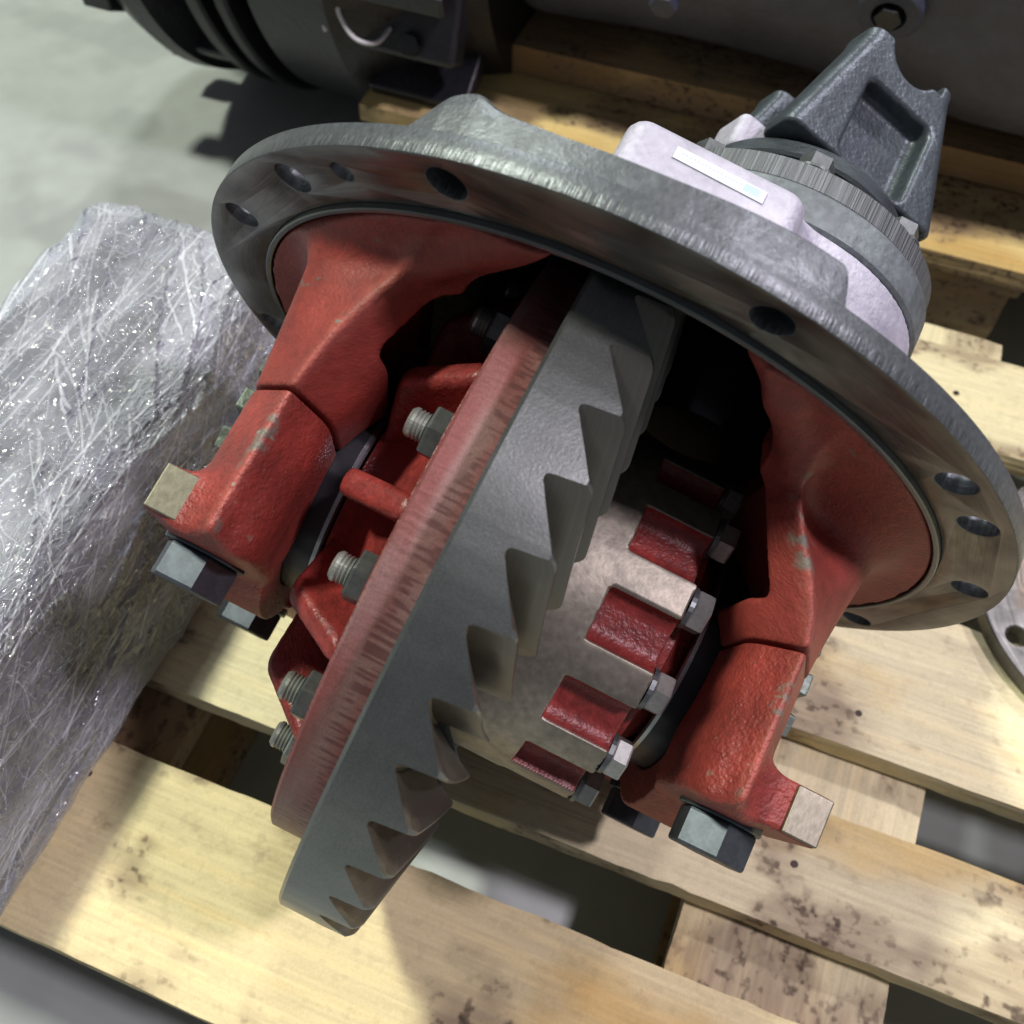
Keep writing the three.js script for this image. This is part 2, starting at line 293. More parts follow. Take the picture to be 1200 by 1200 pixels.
// mounting flange with bolt holes
{
  const s = new THREE.Shape(); s.absarc(0, 0, 0.2150, 0, Math.PI * 2);
  const h = new THREE.Path(); h.absarc(0, 0, 0.1835, 0, Math.PI * 2, true); s.holes.push(h);
  const ang = [17.5, 39, 49, 80, 116, 131, 141, 161, 198, 215, 235, 262, 280, 300, 322, 342];
  for (const d of ang) { const a = -d * Math.PI / 180, p = new THREE.Path(); p.absarc(0.2005 * Math.cos(a), 0.2005 * Math.sin(a), d === 131 ? 0.005 : 0.0082, 0, Math.PI * 2, true); s.holes.push(p); }
  let g = new THREE.ExtrudeGeometry(s, { depth: 0.0095, curveSegments: 160, bevelEnabled: true, bevelThickness: 0.0008, bevelSize: 0.0008, bevelOffset: -0.0008, bevelSegments: 2 });
  g.translate(0, 0, 0.0008); g.rotateX(-Math.PI / 2); g = toCreasedNormals(g, 0.5);
  // polar uv on the face, around the rim on the side
  const p = g.attributes.position, n = g.attributes.normal, uv = g.attributes.uv;
  for (let i = 0; i < p.count; i += 3) {
    let base = null;
    for (let k = 0; k < 3; k++) {
      const x = p.getX(i + k), z = p.getZ(i + k); let a = Math.atan2(z, x) / (2 * Math.PI); if (base === null) base = a; if (a - base > 0.5) a -= 1; if (a - base < -0.5) a += 1;
      const face = Math.abs(n.getY(i)) > 0.6, r = Math.hypot(x, z);
      if (face) uv.setXY(i + k, a * 3, r / 0.06); else uv.setXY(i + k, a * 9, p.getY(i + k) / 0.0111);
    }
  }
  const fl = part(unit, 'mounting_flange', g, [M.faced, M.rim], 'grey machined flange with drilled bolt holes');
  // thick cast back of the rim between two rounded lugs
  const P = [], I = [], N = 150, a0 = 75.6, a1 = 120.6;
  const thick = (d) => {
    let t = lerp(0.0145, 0.0108, sstep(79, 98, d)); t = lerp(t, 0.0125, sstep(104, 111, d));
    const bump = 0.0068 * Math.exp(-(((d - 115.6) / 3.0) ** 2)); t += bump;
    return t * Math.pow(sstep(a0, a0 + 1.6, d), 0.5) * Math.pow(1 - sstep(a1 - 3.2, a1, d), 0.6);
  };
  const rows = 9;
  for (let i = 0; i <= N; i++) {
    const d = lerp(a0, a1, i / N), a = d * Math.PI / 180, t = thick(d), y0 = 0.0108;
    const sec = [[0.2148, y0], [0.2149, y0 + t * 0.3], [0.2149, y0 + t * 0.65], [0.2145, y0 + t * 0.9], [0.2128, y0 + t], [0.205, y0 + t], [0.197, y0 + t * 0.98], [0.192, y0 + t * 0.7], [0.189, y0]];
    for (const [r, y] of sec) P.push(r * Math.cos(a), y, r * Math.sin(a));
  }
  for (let i = 0; i < N; i++) for (let j = 0; j < rows - 1; j++) { const a = i * rows + j, b = a + rows; I.push(a, a + 1, b, b, a + 1, b + 1); }
  const lg = new THREE.BufferGeometry(); lg.setAttribute('position', new THREE.Float32BufferAttribute(P, 3)); lg.setIndex(I); lg.computeVertexNormals();
  part(fl, 'rim_lug', boxUV(toCreasedNormals(lg, 0.7)), M.castGrey);
  // raised spigot lip inside the flange face
  part(fl, 'spigot_lip', turned([[0.004, 0.1834], [-0.0024, 0.1834], [-0.003, 0.1828], [-0.003, 0.1812], [-0.0024, 0.1806], [0.006, 0.1806]], 'y', [0, 0, 0], 200, 0.5), M.boltGrey);
}

// painted housing behind the flange, hollow
{
  const RIBS = [10, 200, 250, 310].map((a) => [Math.cos(a * Math.PI / 180), Math.sin(a * Math.PI / 180)]);
  const radius = (y) => 0.0885 + 0.0915 * Math.pow(clamp((0.095 - y) / 0.095), 1.55);
  const outer = (x, y, z) => {
    const t = clamp((y - 0.005) / 0.095), cx = 0.048 * t;
    let d = (Math.hypot(x - cx, z) - radius(y)) * 0.72;
    d = smin(d, Math.max(Math.hypot(x, z) - 0.196, y - 0.016), 0.016);   // foot against the flange
    // cast boss on top
    let b = box3(x, y, z - (0.110 - 0.25 * (y - 0.08)), -0.047, 0.041, 0.0, 0.112, -0.06, 0.012, 0.010);
    d = smin(d, b, 0.02);
    for (const [c, s] of RIBS) { d = smin(d, Math.max(Math.abs((x - 0.03) * s - z * c) - 0.006, -((x - 0.03) * c + z * s), Math.hypot(x - 0.03, z) - lerp(0.17, 0.1, clamp(y / 0.1)), y - 0.1), 0.012); }
    return smax(d, Math.max(0.0112 - y, y - 0.1145), 0.003);
  };
  const inner = (x, y, z) => { const t = clamp((y - 0.005) / 0.095), cx = 0.048 * t; return Math.max((Math.hypot(x - cx, z) - radius(y) + 0.009) * 0.72, y - 0.098); };
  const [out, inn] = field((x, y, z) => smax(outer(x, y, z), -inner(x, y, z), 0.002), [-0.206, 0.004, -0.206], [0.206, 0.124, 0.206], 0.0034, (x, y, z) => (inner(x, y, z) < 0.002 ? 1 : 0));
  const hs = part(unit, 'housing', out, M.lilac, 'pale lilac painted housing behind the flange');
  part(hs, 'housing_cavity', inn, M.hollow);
  // paper label on the boss
  const cv = document.createElement('canvas'); cv.width = 256; cv.height = 48; const c = cv.getContext('2d');
  c.fillStyle = '#c4c8cb'; c.fillRect(0, 0, 256, 48); c.fillStyle = '#a3b9bf'; c.fillRect(196, 6, 44, 30); c.fillStyle = '#a9b4b8';
  for (let i = 0; i < 16; i++) c.fillRect(18 + i * 11, 14 + (i % 3), 7, 8);
  const ct = new THREE.CanvasTexture(cv); ct.colorSpace = THREE.SRGBColorSpace;
  const lab = new THREE.BoxGeometry(0.044, 0.0075, 0.0006);
  const st = part(hs, 'paper_label', lab, std({ map: ct, roughness: 0.45 }), 'small white paper label strip');
  st.userData.fix = 1;
  hs.userData.outer = 0; delete hs.userData.outer; delete st.userData.fix;
  let z = 0.2; while (outer(0, 0.099, z) > 0 && z > 0) z -= 0.0002;
  let z2 = 0.2; while (outer(0, 0.093, z2) > 0 && z2 > 0) z2 -= 0.0002;
  st.position.set(-0.001, 0.096, (z + z2) / 2 + 0.0006); st.rotation.x = Math.atan2(z - z2, 0.006); st.rotation.y = 0; st.rotation.z = -0.02;
}

// red web inside the flange with the two bearing pedestals, and their caps
const opening = (x, z, w0) => { const w = Math.abs(z) > 0.1 ? lerp(w0, 0.044, clamp((Math.abs(z) - 0.1) / 0.078)) : w0 + 0.004 - 0.004 * (z / 0.1) ** 2; return (Math.abs(x) - w) * 0.9; };
const section = (x, z, zr, nx = 0.80, nz = 0.60) => {   // roof-shaped section through pedestal and cap (x > 0)
  const inn = (x - 0.118) * -0.854 + (z - zr) * 0.52, out = (x - 0.118) * nx + (z - zr) * nz;
  let d = smax(inn, out, 0.003); d = smax(d, 0.1015 - x, 0.005); d = smax(d, x - 0.141, 0.006); return smax(d, -0.16 - z, 0.01);
};
const bore = (y, z) => Math.hypot(y - YC, z - ZC) - 0.0612;
for (const s of [-1, 1]) {
  const [ox, oz] = s < 0 ? [0.80, 0.60] : [0.93, 0.37];
  const rib = s < 0 ? [[0.050, 0.004, 0.172], [0.088, -0.006, 0.128]] : [[0.040, 0.003, 0.172], [0.058, 0.001, 0.152], [0.079, -0.004, 0.119]];
  const ped = (X, y, z) => {
    const x = X * s, t = clamp(-y / 0.0736);
    const lean = (s < 0 ? 0.026 : 0.040) * (1 - t), zr = lerp(s < 0 ? 0.130 : 0.120, 0.108, t);
    const k = x + lean * (1 - 1.2 * sstep(0.09, 0.15, x));   // leans in and spreads towards the flange
    let d = smax(section(k, z, zr, ox, oz), Math.max(YC + 0.0006 - y, y - 0.012), 0.001) * 0.7;
    const web = Math.max(Math.hypot(x, z) - 0.1800, Math.abs(y - 0.004) - 0.0065, -opening(x, z, s < 0 ? 0.084 : 0.080), -x);
    d = smin(d, web, 0.016);
    for (let i = 0; i + 1 < rib.length; i++) d = smin(d, caps(x, y, z, rib[i], rib[i + 1], 0.0055), 0.010);
    // hollow under the inner edge, next to the flange
    const rx = 0.118 - lean + (s < 0 ? 0.004 : 0.006);
    d = smax(d, -smax(smax(x - rx, z - (zr - 0.020), 0.006), -(y + (s < 0 ? 0.040 : 0.056)), 0.006), 0.004);
    d = smax(d, Math.hypot(x, z) - 0.1798, 0.001);
    d = smax(d, -bore(y, z), 0.002);
    d = smax(d, YC + 0.0006 - y, 0.0015);
    return d;
  };
  const lo = s > 0 ? [0.03, -0.08, -0.19] : [-0.19, -0.08, -0.19], hi = s > 0 ? [0.19, 0.02, 0.19] : [-0.03, 0.02, 0.19];
  // paint knocked off and rubbed thin along the cast ridge
  const n3 = (x, y, z, f, q) => vnoise(y * f + 50, (z - x) * f + 50, 4096, 4096, q) * 0.6 + vnoise(y * f * 2.7 + 50, (x + z) * f * 2.7 + 50, 4096, 4096, q + 1) * 0.4;
  const rubbed = (x, y, z, k, zr, bare) => {
    const e = Math.max(Math.abs((k - 0.118) * -0.854 + (z - zr) * 0.52), Math.abs((k - 0.118) * ox + (z - zr) * oz)), a = sstep(0.0075, 0.0025, e + 0.004 * (n3(x, y, z, 260, 811) - 0.5)), b = a * sstep(bare, bare + 0.08, n3(x, y, z, 110, 821));
    return [lerp(lerp(1, 1.3, a * 0.8), 0.75, b), lerp(lerp(1, 1.9, a * 0.8), 4.2, b), lerp(lerp(1, 1.9, a * 0.8), 4.6, b)];
  };
  const pedTint = (X, y, z) => { const x = X * s, t = clamp(-y / 0.0736), lean = (s < 0 ? 0.026 : 0.040) * (1 - t); return rubbed(x, y, z, x + lean * (1 - 1.2 * sstep(0.09, 0.15, x)), lerp(s < 0 ? 0.130 : 0.120, 0.108, t), s < 0 ? 0.76 : 0.58); };
  part(unit, 'bearing_pedestal', field(ped, lo, hi, 0.0021, null, pedTint), M.red);

  const cap = (X, y, z) => {
    const x = X * s;
    let d = section(x, z, 0.107, ox, oz);
    const bosses = smin(box3(0, y, z, -1, 1, -0.142, 0, 0.018, 0.2, 0.004), box3(0, y, z, -1, 1, -0.142, 0, -0.3, -0.072, 0.004), 0.002);
    const arch = Math.max(Math.hypot(y - YC, z - ZC) - 0.082, Math.abs(x - 0.119) - 0.0145);
    d = smax(d, smin(bosses, arch, 0.008), 0.005);
    d = smin(d, box3(x, y, z, 0.110, s < 0 ? 0.1515 : 0.1585, -0.142, -0.1205, 0.030, 0.0885, 0.002), 0.012);
    d = smax(d, -bore(y, z), 0.002);
    return smax(d, y - (YC - 0.0006), 0.0015);
  };
  const cl = s > 0 ? [0.09, -0.165, -0.17] : [-0.17, -0.165, -0.17], ch = s > 0 ? [0.17, -0.068, 0.125] : [-0.09, -0.068, 0.125];
  const cp = part(unit, 'bearing_cap', field(cap, cl, ch, 0.0018, null, (X, y, z) => rubbed(X * s, y, z, X * s, 0.107, s < 0 ? 0.68 : 0.74)), M.redCap);
  const pw = s < 0 ? [0.125, 0.1505] : [0.1415, 0.1575];
  part(cp, 'machined_pad', new RoundedBoxGeometry(pw[1] - pw[0], 0.0205, 0.0024, 2, 0.0008).translate(s * (pw[0] + pw[1]) / 2, -0.1313, 0.0892), M.bareEdge, 'bare machined pad');

  for (const z of [0.055, -0.106]) {
    const b = part(unit, 'cap_bolt', hexHead(0.031, 0.0165, 0.0014).rotateY(0.35 + s * 0.2), M.boltDark); b.rotation.z = Math.PI; b.position.set(s * 0.127, -0.1465, z);
    part(b, 'washer', turned([[0, 0.006], [-0.0001, 0.0185], [-0.0008, 0.019], [-0.0036, 0.019], [-0.0044, 0.0185], [-0.0044, 0.006]], 'y', [0, 0, 0], 40, 0.5), M.boltDark);
  }
  // roller bearing: cup in the bore, rollers, cone on the hub
  const br = part(unit, 'bearing', turned([[0.092, 0.0575], [0.0925, 0.0610], [0.128, 0.0611], [0.128, 0.054], [0.096, 0.0575]].map(([a, r]) => [s * a, r]), 'x', [0, YC, ZC], 96, 0.4), M.black);
  part(br, 'bearing_race', turned([[0.0905, 0.0585], [0.0895, 0.0597], [0.0905, 0.0608], [0.0925, 0.0608]].map(([a, r]) => [s * a, r]), 'x', [0, YC, ZC], 96, 0.6), M.raceSteel);
  for (let i = 0; i < 18; i++) { const a = i / 18 * Math.PI * 2; part(br, 'roller', new THREE.CylinderGeometry(0.0062, 0.0068, 0.026, 14).rotateZ(Math.PI / 2).translate(s * 0.112, YC + 0.0495 * Math.cos(a), ZC + 0.0495 * Math.sin(a)), M.raceSteel); }
  // castellated adjuster nut on the outer side
  const adj = part(unit, 'adjuster_nut', turned([[0.130, 0.045], [0.130, 0.0606], [s > 0 ? 0.139 : 0.147, 0.0606], [s > 0 ? 0.139 : 0.147, 0.045], [0.130, 0.045]].map(([a, r]) => [s * a, r]), 'x', [0, YC, ZC], 96, 0.4), M.adjuster);
  for (let i = 0; i < 18; i++) { const a = i / 18 * Math.PI * 2 + 0.12; const g = new RoundedBoxGeometry(0.009, 0.0155, 0.011, 2, 0.001); g.rotateX(a); g.translate(s > 0 ? 0.1435 : -0.151, YC + 0.0548 * Math.cos(a), ZC + 0.0548 * Math.sin(a)); part(adj, 'lug', boxUV(g), M.adjuster); }
}

// ------------------------------------------------------------------ ring gear
{
  const NT = 42, TH0 = 1.7308, RO = 0.1963, RI = 0.139, XB = -0.0295, XT = 0.0065, DEP = 0.0165;
  const prof = [[0.0, 1], [0.035, 1], [0.05, 0.97], [0.075, 0.6], [0.10, 0.22], [0.115, 0.09], [0.14, 0.02], [0.18, 0], [0.23, 0.02], [0.27, 0.08], [0.42, 0.27], [0.62, 0.53], [0.81, 0.78], [0.95, 0.965], [0.98, 1]];
  const rad = [0, 0.0007, 0.0016, 0.0028, 0.0046, 0.009, 0.015, 0.022, 0.029, 0.036, 0.043, 0.0495, 0.0515, 0.0535, 0.0552, 0.0565, RO - RI].map((q) => RO - q), UVA = [];
  const P = [], I = [], IF = [], nT = prof.length, cols = NT * nT;
  const height = (r, h) => {
    const q = RO - r, e = RO - RI - q, tip = XT + 0.0012 + q * 0.225 - 0.0030 * Math.pow(clamp(1 - q / 0.0045), 2) - 0.0050 * Math.pow(clamp(1 - e / 0.0060), 2), root = XT - DEP + q * 0.13;
    return lerp(root, tip, h);
  };
  const shift = (r) => { const q = RO - r; return (q * 0.62 + q * q * 2.0) / 0.168; };
  for (let k = 0; k < rad.length; k++) for (let i = 0; i < cols; i++) {
    const t = Math.floor(i / nT), [p, h] = prof[i % nT], r = rad[k], th = TH0 - (t + p - 0.0) * 2 * Math.PI / NT - shift(r), v = ring(r, th, height(r, h)); P.push(v.x, v.y, v.z); UVA.push(h * 0.9, (RO - r) * 3);
  }
  for (let k = 0; k < rad.length - 1; k++) for (let i = 0; i < cols; i++) {
    const a = k * cols + i, b = k * cols + (i + 1) % cols, c = a + cols, d = b + cols, j = i % nT; (j >= 1 && j <= 12 ? IF : I).push(a, c, b, b, c, d);
  }
  // rim: outer wall down to the back chamfer
  const wallTop = P.length / 3;
  for (let i = 0; i < cols; i++) P.push(P[i * 3], P[i * 3 + 1], P[i * 3 + 2]);
  const levels = [[RO, XT - DEP - 0.002], [RO, XB + 0.0016], [RO - 0.0016, XB], [RI, XB], [RI, XB + 0.014]];
  for (const [r, x] of levels) for (let i = 0; i < cols; i++) { const t = Math.floor(i / nT), th = TH0 - (t + prof[i % nT][0]) * 2 * Math.PI / NT, v = ring(r, th, x); P.push(v.x, v.y, v.z); }
  for (let k = 0; k < levels.length; k++) for (let i = 0; i < cols; i++) { const a = wallTop + k * cols + i, b = wallTop + k * cols + (i + 1) % cols, c = a + cols, d = b + cols; I.push(a, b, c, b, d, c); }
  const last = (rad.length - 1) * cols, inn = wallTop + levels.length * cols;
  for (let i = 0; i < cols; i++) { const a = last + i, b = last + (i + 1) % cols, c = inn + i, d = inn + (i + 1) % cols; I.push(a, c, b, b, c, d); }
  while (UVA.length < P.length / 3 * 2) UVA.push(0);
  const mk = (ix) => { const g = new THREE.BufferGeometry(); g.setAttribute('position', new THREE.Float32BufferAttribute(P, 3)); g.setAttribute('uv', new THREE.Float32BufferAttribute(UVA, 2)); g.setIndex(ix); return g; };
  // flank uv: u across the tooth, v along it
  const gb = boxUV(toCreasedNormals(mk(I), 0.45)), gf = toCreasedNormals(mk(IF), 0.55);
  const rg = part(unit, 'ring_gear', gb, M.gear, 'grey steel ring gear with spiral teeth');
  part(rg, 'tooth_flanks', gf, M.gearFlank);
}

// ------------------------------------------------------------------ differential case
{
  // red-washed rim bolted behind the ring gear
  let g = new THREE.LatheGeometry([[0.110, -0.0505], [0.1655, -0.0505], [0.1672, -0.0490], [0.1672, -0.0296], [0.1660, -0.0288], [0.12, -0.0288]].map(([r, x]) => new THREE.Vector2(r, x)), 220);
  g = toCreasedNormals(g, 0.5); g.rotateZ(-Math.PI / 2); 
  { const p = g.attributes.position, uv = g.attributes.uv; for (let i = 0; i < p.count; i++) uv.setXY(i, uv.getX(i) * 1, (p.getX(i) + 0.05) / 0.022); }
  g.translate(0, YC, ZC);
  part(unit, 'case_rim', g, M.band, 'turned rim with thin pinkish red paint');
  // studs and nuts
  const nutG = hexHead(0.0205, 0.0105, 0.0012), rodG = threadRod(0.0068, 0.0195, 0.0017);
  for (let i = 0; i < 12; i++) {
    const a = 2.1855 - i * 0.527 * (Math.PI * 2 / 12) / 0.527 * 1.0;
    const v = ring(0.129, a, -0.0507), n = part(unit, 'rim_nut', nutG, M.boltGrey); n.position.copy(v); n.rotation.z = Math.PI / 2; n.rotation.x = rnd() * 3;
    part(n, 'stud', rodG, M.boltZinc);
  }
  // red cone with ribs, left half
  part(unit, 'case_cone', boxUV(turned([[-0.0500, 0.150], [-0.0525, 0.1495], [-0.0535, 0.118], [-0.058, 0.100], [-0.070, 0.080], [-0.080, 0.066], [-0.088, 0.060], [-0.089, 0.045], [-0.120, 0.0445]].map((q) => q).reverse(), 'x', [0, YC, ZC], 120, 0.4)), M.redDark, 'red cast cone of the differential case');
  for (let i = 0; i < 12; i++) {
    const a = 2.1855 - (i + 0.5) * Math.PI / 6, f = (x, y, z) => {
      const q = y * -Math.cos(a) + z * Math.sin(a), t = y * Math.sin(a) + z * Math.cos(a);
      return smax(smax(Math.abs(t) - 0.0065, q * 0.77 - x * 0.64 - 0.139, 0.005), Math.max(-0.0865 - x, x + 0.052, 0.05 - q, q - 0.146), 0.004);
    };
    const c = ring(0.1, a, 0), e = 0.065;
    const y0 = -0.1 * Math.cos(a), z0 = 0.1 * Math.sin(a);
    part(unit, 'case_rib', field(f, [-0.092, y0 - e, z0 - e], [-0.046, y0 + e, z0 + e], 0.0026).translate(0, YC, ZC), M.redDark);
  }
  // right half: machined barrel with painted pockets between the bolts
  const NB = 13, A0 = 2.1134, RB = 0.0935;
  const barrel = (x, y, z) => {
    const r = Math.hypot(y, z); let d = Math.max(r - RB, x - 0.0740, -0.03 - x);
    let a = Math.atan2(z, -y); const st = 2 * Math.PI / NB; let k = (A0 - a) / st - 0.5; k = (k - Math.round(k)) * st;
    const t = Math.sin(k) * r, q = Math.cos(k) * r;
    const pocket = Math.max(Math.hypot(Math.max(Math.abs(t) - 0.0045, 0), Math.min(q - 0.0925, 0)) - 0.0085, 0.0385 - x);
    return smax(d, -smax(pocket, 0.0385 - x, 0.003), 0.0012);
  };
  const sets = field(barrel, [-0.034, -0.1, -0.1], [0.08, 0.1, 0.1], 0.0016, (x, y, z) => (x < 0.0736 && Math.hypot(y, z) < RB - 0.0011 && x > -0.02 ? 1 : 0));
  const bl = part(unit, 'case_barrel', sets[0].translate(0, YC, ZC), M.barrel, 'bare machined barrel of the differential case');
  part(bl, 'painted_pockets', sets[1].translate(0, YC, ZC), M.redDark);
  part(unit, 'case_hub', boxUV(turned([[0.0738, 0.074], [0.079, 0.073], [0.082, 0.060], [0.092, 0.050], [0.093, 0.045], [0.13, 0.0445]].reverse(), 'x', [0, YC, ZC], 96, 0.4)), M.redDark);
  const bg = hexHead(0.0175, 0.0085, 0.0011), wg = turned([[0, 0.004], [0, 0.0102], [0.0022, 0.0102], [0.0022, 0.004]], 'y', [0, 0, 0], 28, 0.4);
  for (let i = 0; i < NB; i++) {
    const a = A0 - i * 2 * Math.PI / NB, v = ring(0.0845, a, 0.0742), w = part(unit, 'case_bolt', bg.clone().translate(0, 0.0022, 0), M.boltZinc);
    w.position.copy(v); w.rotation.z = -Math.PI / 2; w.rotation.x = 0; w.rotateY(rnd() * 1.0); part(w, 'washer', wg, M.boltGrey);
  }
  part(unit, 'axle_hub', turned([[-0.13, 0.02], [-0.13, 0.0443], [0.13, 0.0443], [0.13, 0.02]], 'x', [0, YC, ZC], 64, 0.4), M.black);
}

// ------------------------------------------------------------------ pinion, cage and yoke (axis x = 0.05)
{
  const PX = 0.05;
  const pin = part(unit, 'pinion_gear', turned([[0.0, 0.0], [0.0, 0.030], [0.006, 0.033], [0.045, 0.040], [0.05, 0.022], [0.1, 0.022]], 'y', [PX, 0.03, 0.0], 48, 0.4), M.black);
  part(unit, 'pinion_cage', boxUV(turned([[0.1146, 0.060], [0.1146, 0.0862], [0.116, 0.0880], [0.1325, 0.0880], [0.1340, 0.0868], [0.1340, 0.06]], 'y', [PX, 0, 0], 160, 0.4)), M.cage, 'dark grey bearing cage ring');
  const cg = turned([[0.1342, 0.060], [0.1342, 0.0848], [0.1352, 0.0858], [0.1466, 0.0858], [0.1478, 0.0846], [0.1480, 0.052], [0.156, 0.048], [0.157, 0.03]], 'y', [PX, 0, 0], 200, 0.35);
  { const p = cg.attributes.position, uv = new Float32Array(p.count * 2); for (let i = 0; i < p.count; i++) { uv[i * 2] = Math.atan2(p.getZ(i), p.getX(i) - PX); uv[i * 2 + 1] = p.getY(i) * 6; } cg.setAttribute('uv', new THREE.BufferAttribute(uv, 2)); }
  const cover = part(unit, 'cage_cover', cg, std({ map: tex(1024, 64, (u, v) => { const n = fbm(u, v, 180, 2, 501, 3), k = 0.82 + 0.5 * (n - 0.5); return [0.47 * k, 0.49 * k, 0.50 * k]; }), roughness: 0.45, metalness: 0.45, bumpMap: grey(1024, 64, (u, v) => fbm(u, v, 180, 2, 501, 2)), bumpScale: 0.0006 }), 'grey cover ring with toothed tool marks');
  const hb = hexHead(0.016, 0.008, 0.001), fr = turned([[0, 0.003], [0, 0.0115], [0.0015, 0.0115], [0.003, 0.009], [0.003, 0.003]], 'y', [0, 0, 0], 28, 0.4);
  for (let i = 0; i < 8; i++) { const a = (i * 45 + 97) * Math.PI / 180, b = part(unit, 'cage_bolt', hb.clone().translate(0, 0.0028, 0), M.boltGrey); b.position.set(PX + 0.0735 * Math.cos(a), 0.1480, 0.0735 * Math.sin(a)); part(b, 'bolt_flange', fr, M.boltGrey); }
  part(unit, 'oil_seal', turned([[0.1565, 0.0300], [0.1565, 0.052], [0.166, 0.054], [0.167, 0.030]], 'y', [PX, 0, 0], 72, 0.4), M.black);
  part(unit, 'dust_shield', turned([[0.166, 0.036], [0.1690, 0.0585], [0.1705, 0.0600], [0.1770, 0.0600], [0.1785, 0.0588], [0.1800, 0.0500], [0.1805, 0.034]], 'y', [PX, 0, 0], 120, 0.35), M.yoke);
  // yoke: two forked ears
  const al = 70 * Math.PI / 180, ca = Math.cos(al), sa = Math.sin(al);
  const yoke = (x, y, z) => {
    const u = (x - PX) * -sa + z * ca, w = (x - PX) * ca + z * sa, r = Math.hypot(u, w);   // u across the ear, w out of it
    let d = Math.max(r - 0.046, 0.176 - y, y - 0.196) * 0.95;
    const aw = Math.abs(w);
    // ear: wide at the foot, narrow at the top
    const half = lerp(0.054, 0.0315, clamp((y - 0.180) / 0.075)) ;
    let ear = smax(Math.abs(u) - half, Math.max(aw - 0.0535, 0.026 - aw), 0.008); ear = smax(ear, Math.max(y - 0.262, 0.180 - y), 0.003) * 0.9;
    d = smin(d, ear, 0.010);
    d = smax(d, -(Math.hypot(u + 0.001, y - 0.264) - 0.0175), 0.002);                                  // half-round seat
    d = smax(d, -box3(u, y, aw, -0.026, 0.020, 0.184, 0.232, 0.040, 0.08, 0.005), 0.004);    // pocket in the face of the ear
    d = smax(d, -box3(u, y, aw, -0.0225, 0, 0.2545, 0.28, 0.0, 0.1, 0.001), 0.001);
    return smax(d, 0.026 - aw + (y < 0.196 ? 1 : 0) * -1, 0.002);
  };
  part(unit, 'yoke', field(yoke, [PX - 0.07, 0.172, -0.07], [PX + 0.07, 0.268, 0.07], 0.0016), M.yoke, 'grey forked drive yoke');
  const side = (x, y, z) => { const u = (x - PX) * -sa + z * ca, w = (x - PX) * ca + z * sa; return box3(u, y, w, 0.034, 0.060, 0.176, 0.200, -0.014, 0.014, 0.005); };
  part(unit, 'yoke_stop', field(side, [PX - 0.08, 0.170, -0.07], [PX + 0.03, 0.206, 0.07], 0.0018), M.lilac);
}

// ------------------------------------------------------------------ second flange at the edge
{
  const t = thing('flange_plate', 'bare grey drilled flange plate lying partly under the carrier flange', 'flange');
  const s = new THREE.Shape(); s.absarc(0, 0, 0.121, 0, Math.PI * 2); const h = new THREE.Path(); h.absarc(0, 0, 0.08, 0, Math.PI * 2, true); s.holes.push(h);
  for (let i = 0; i < 14; i++) { const a = i / 14 * Math.PI * 2 + 0.16, p = new THREE.Path(); p.absarc(0.106 * Math.cos(a), 0.106 * Math.sin(a), 0.0075, 0, Math.PI * 2, true); s.holes.push(p); }
  const g = new THREE.ExtrudeGeometry(s, { depth: 0.012, curveSegments: 96, bevelEnabled: true, bevelThickness: 0.001, bevelSize: 0.001, bevelOffset: -0.001, bevelSegments: 1 }); g.rotateX(-Math.PI / 2); g.translate(0, 0.001, 0);
  const uvd = g.attributes.uv, p = g.attributes.position; for (let i = 0; i < p.count; i++) uvd.setXY(i, Math.atan2(p.getZ(i), p.getX(i)) / 2, Math.hypot(p.getX(i), p.getZ(i)) * 12);
  part(t, 'plate', toCreasedNormals(g, 0.5), M.faced);
  t.position.set(0.302, 0.0008, -0.488);
}

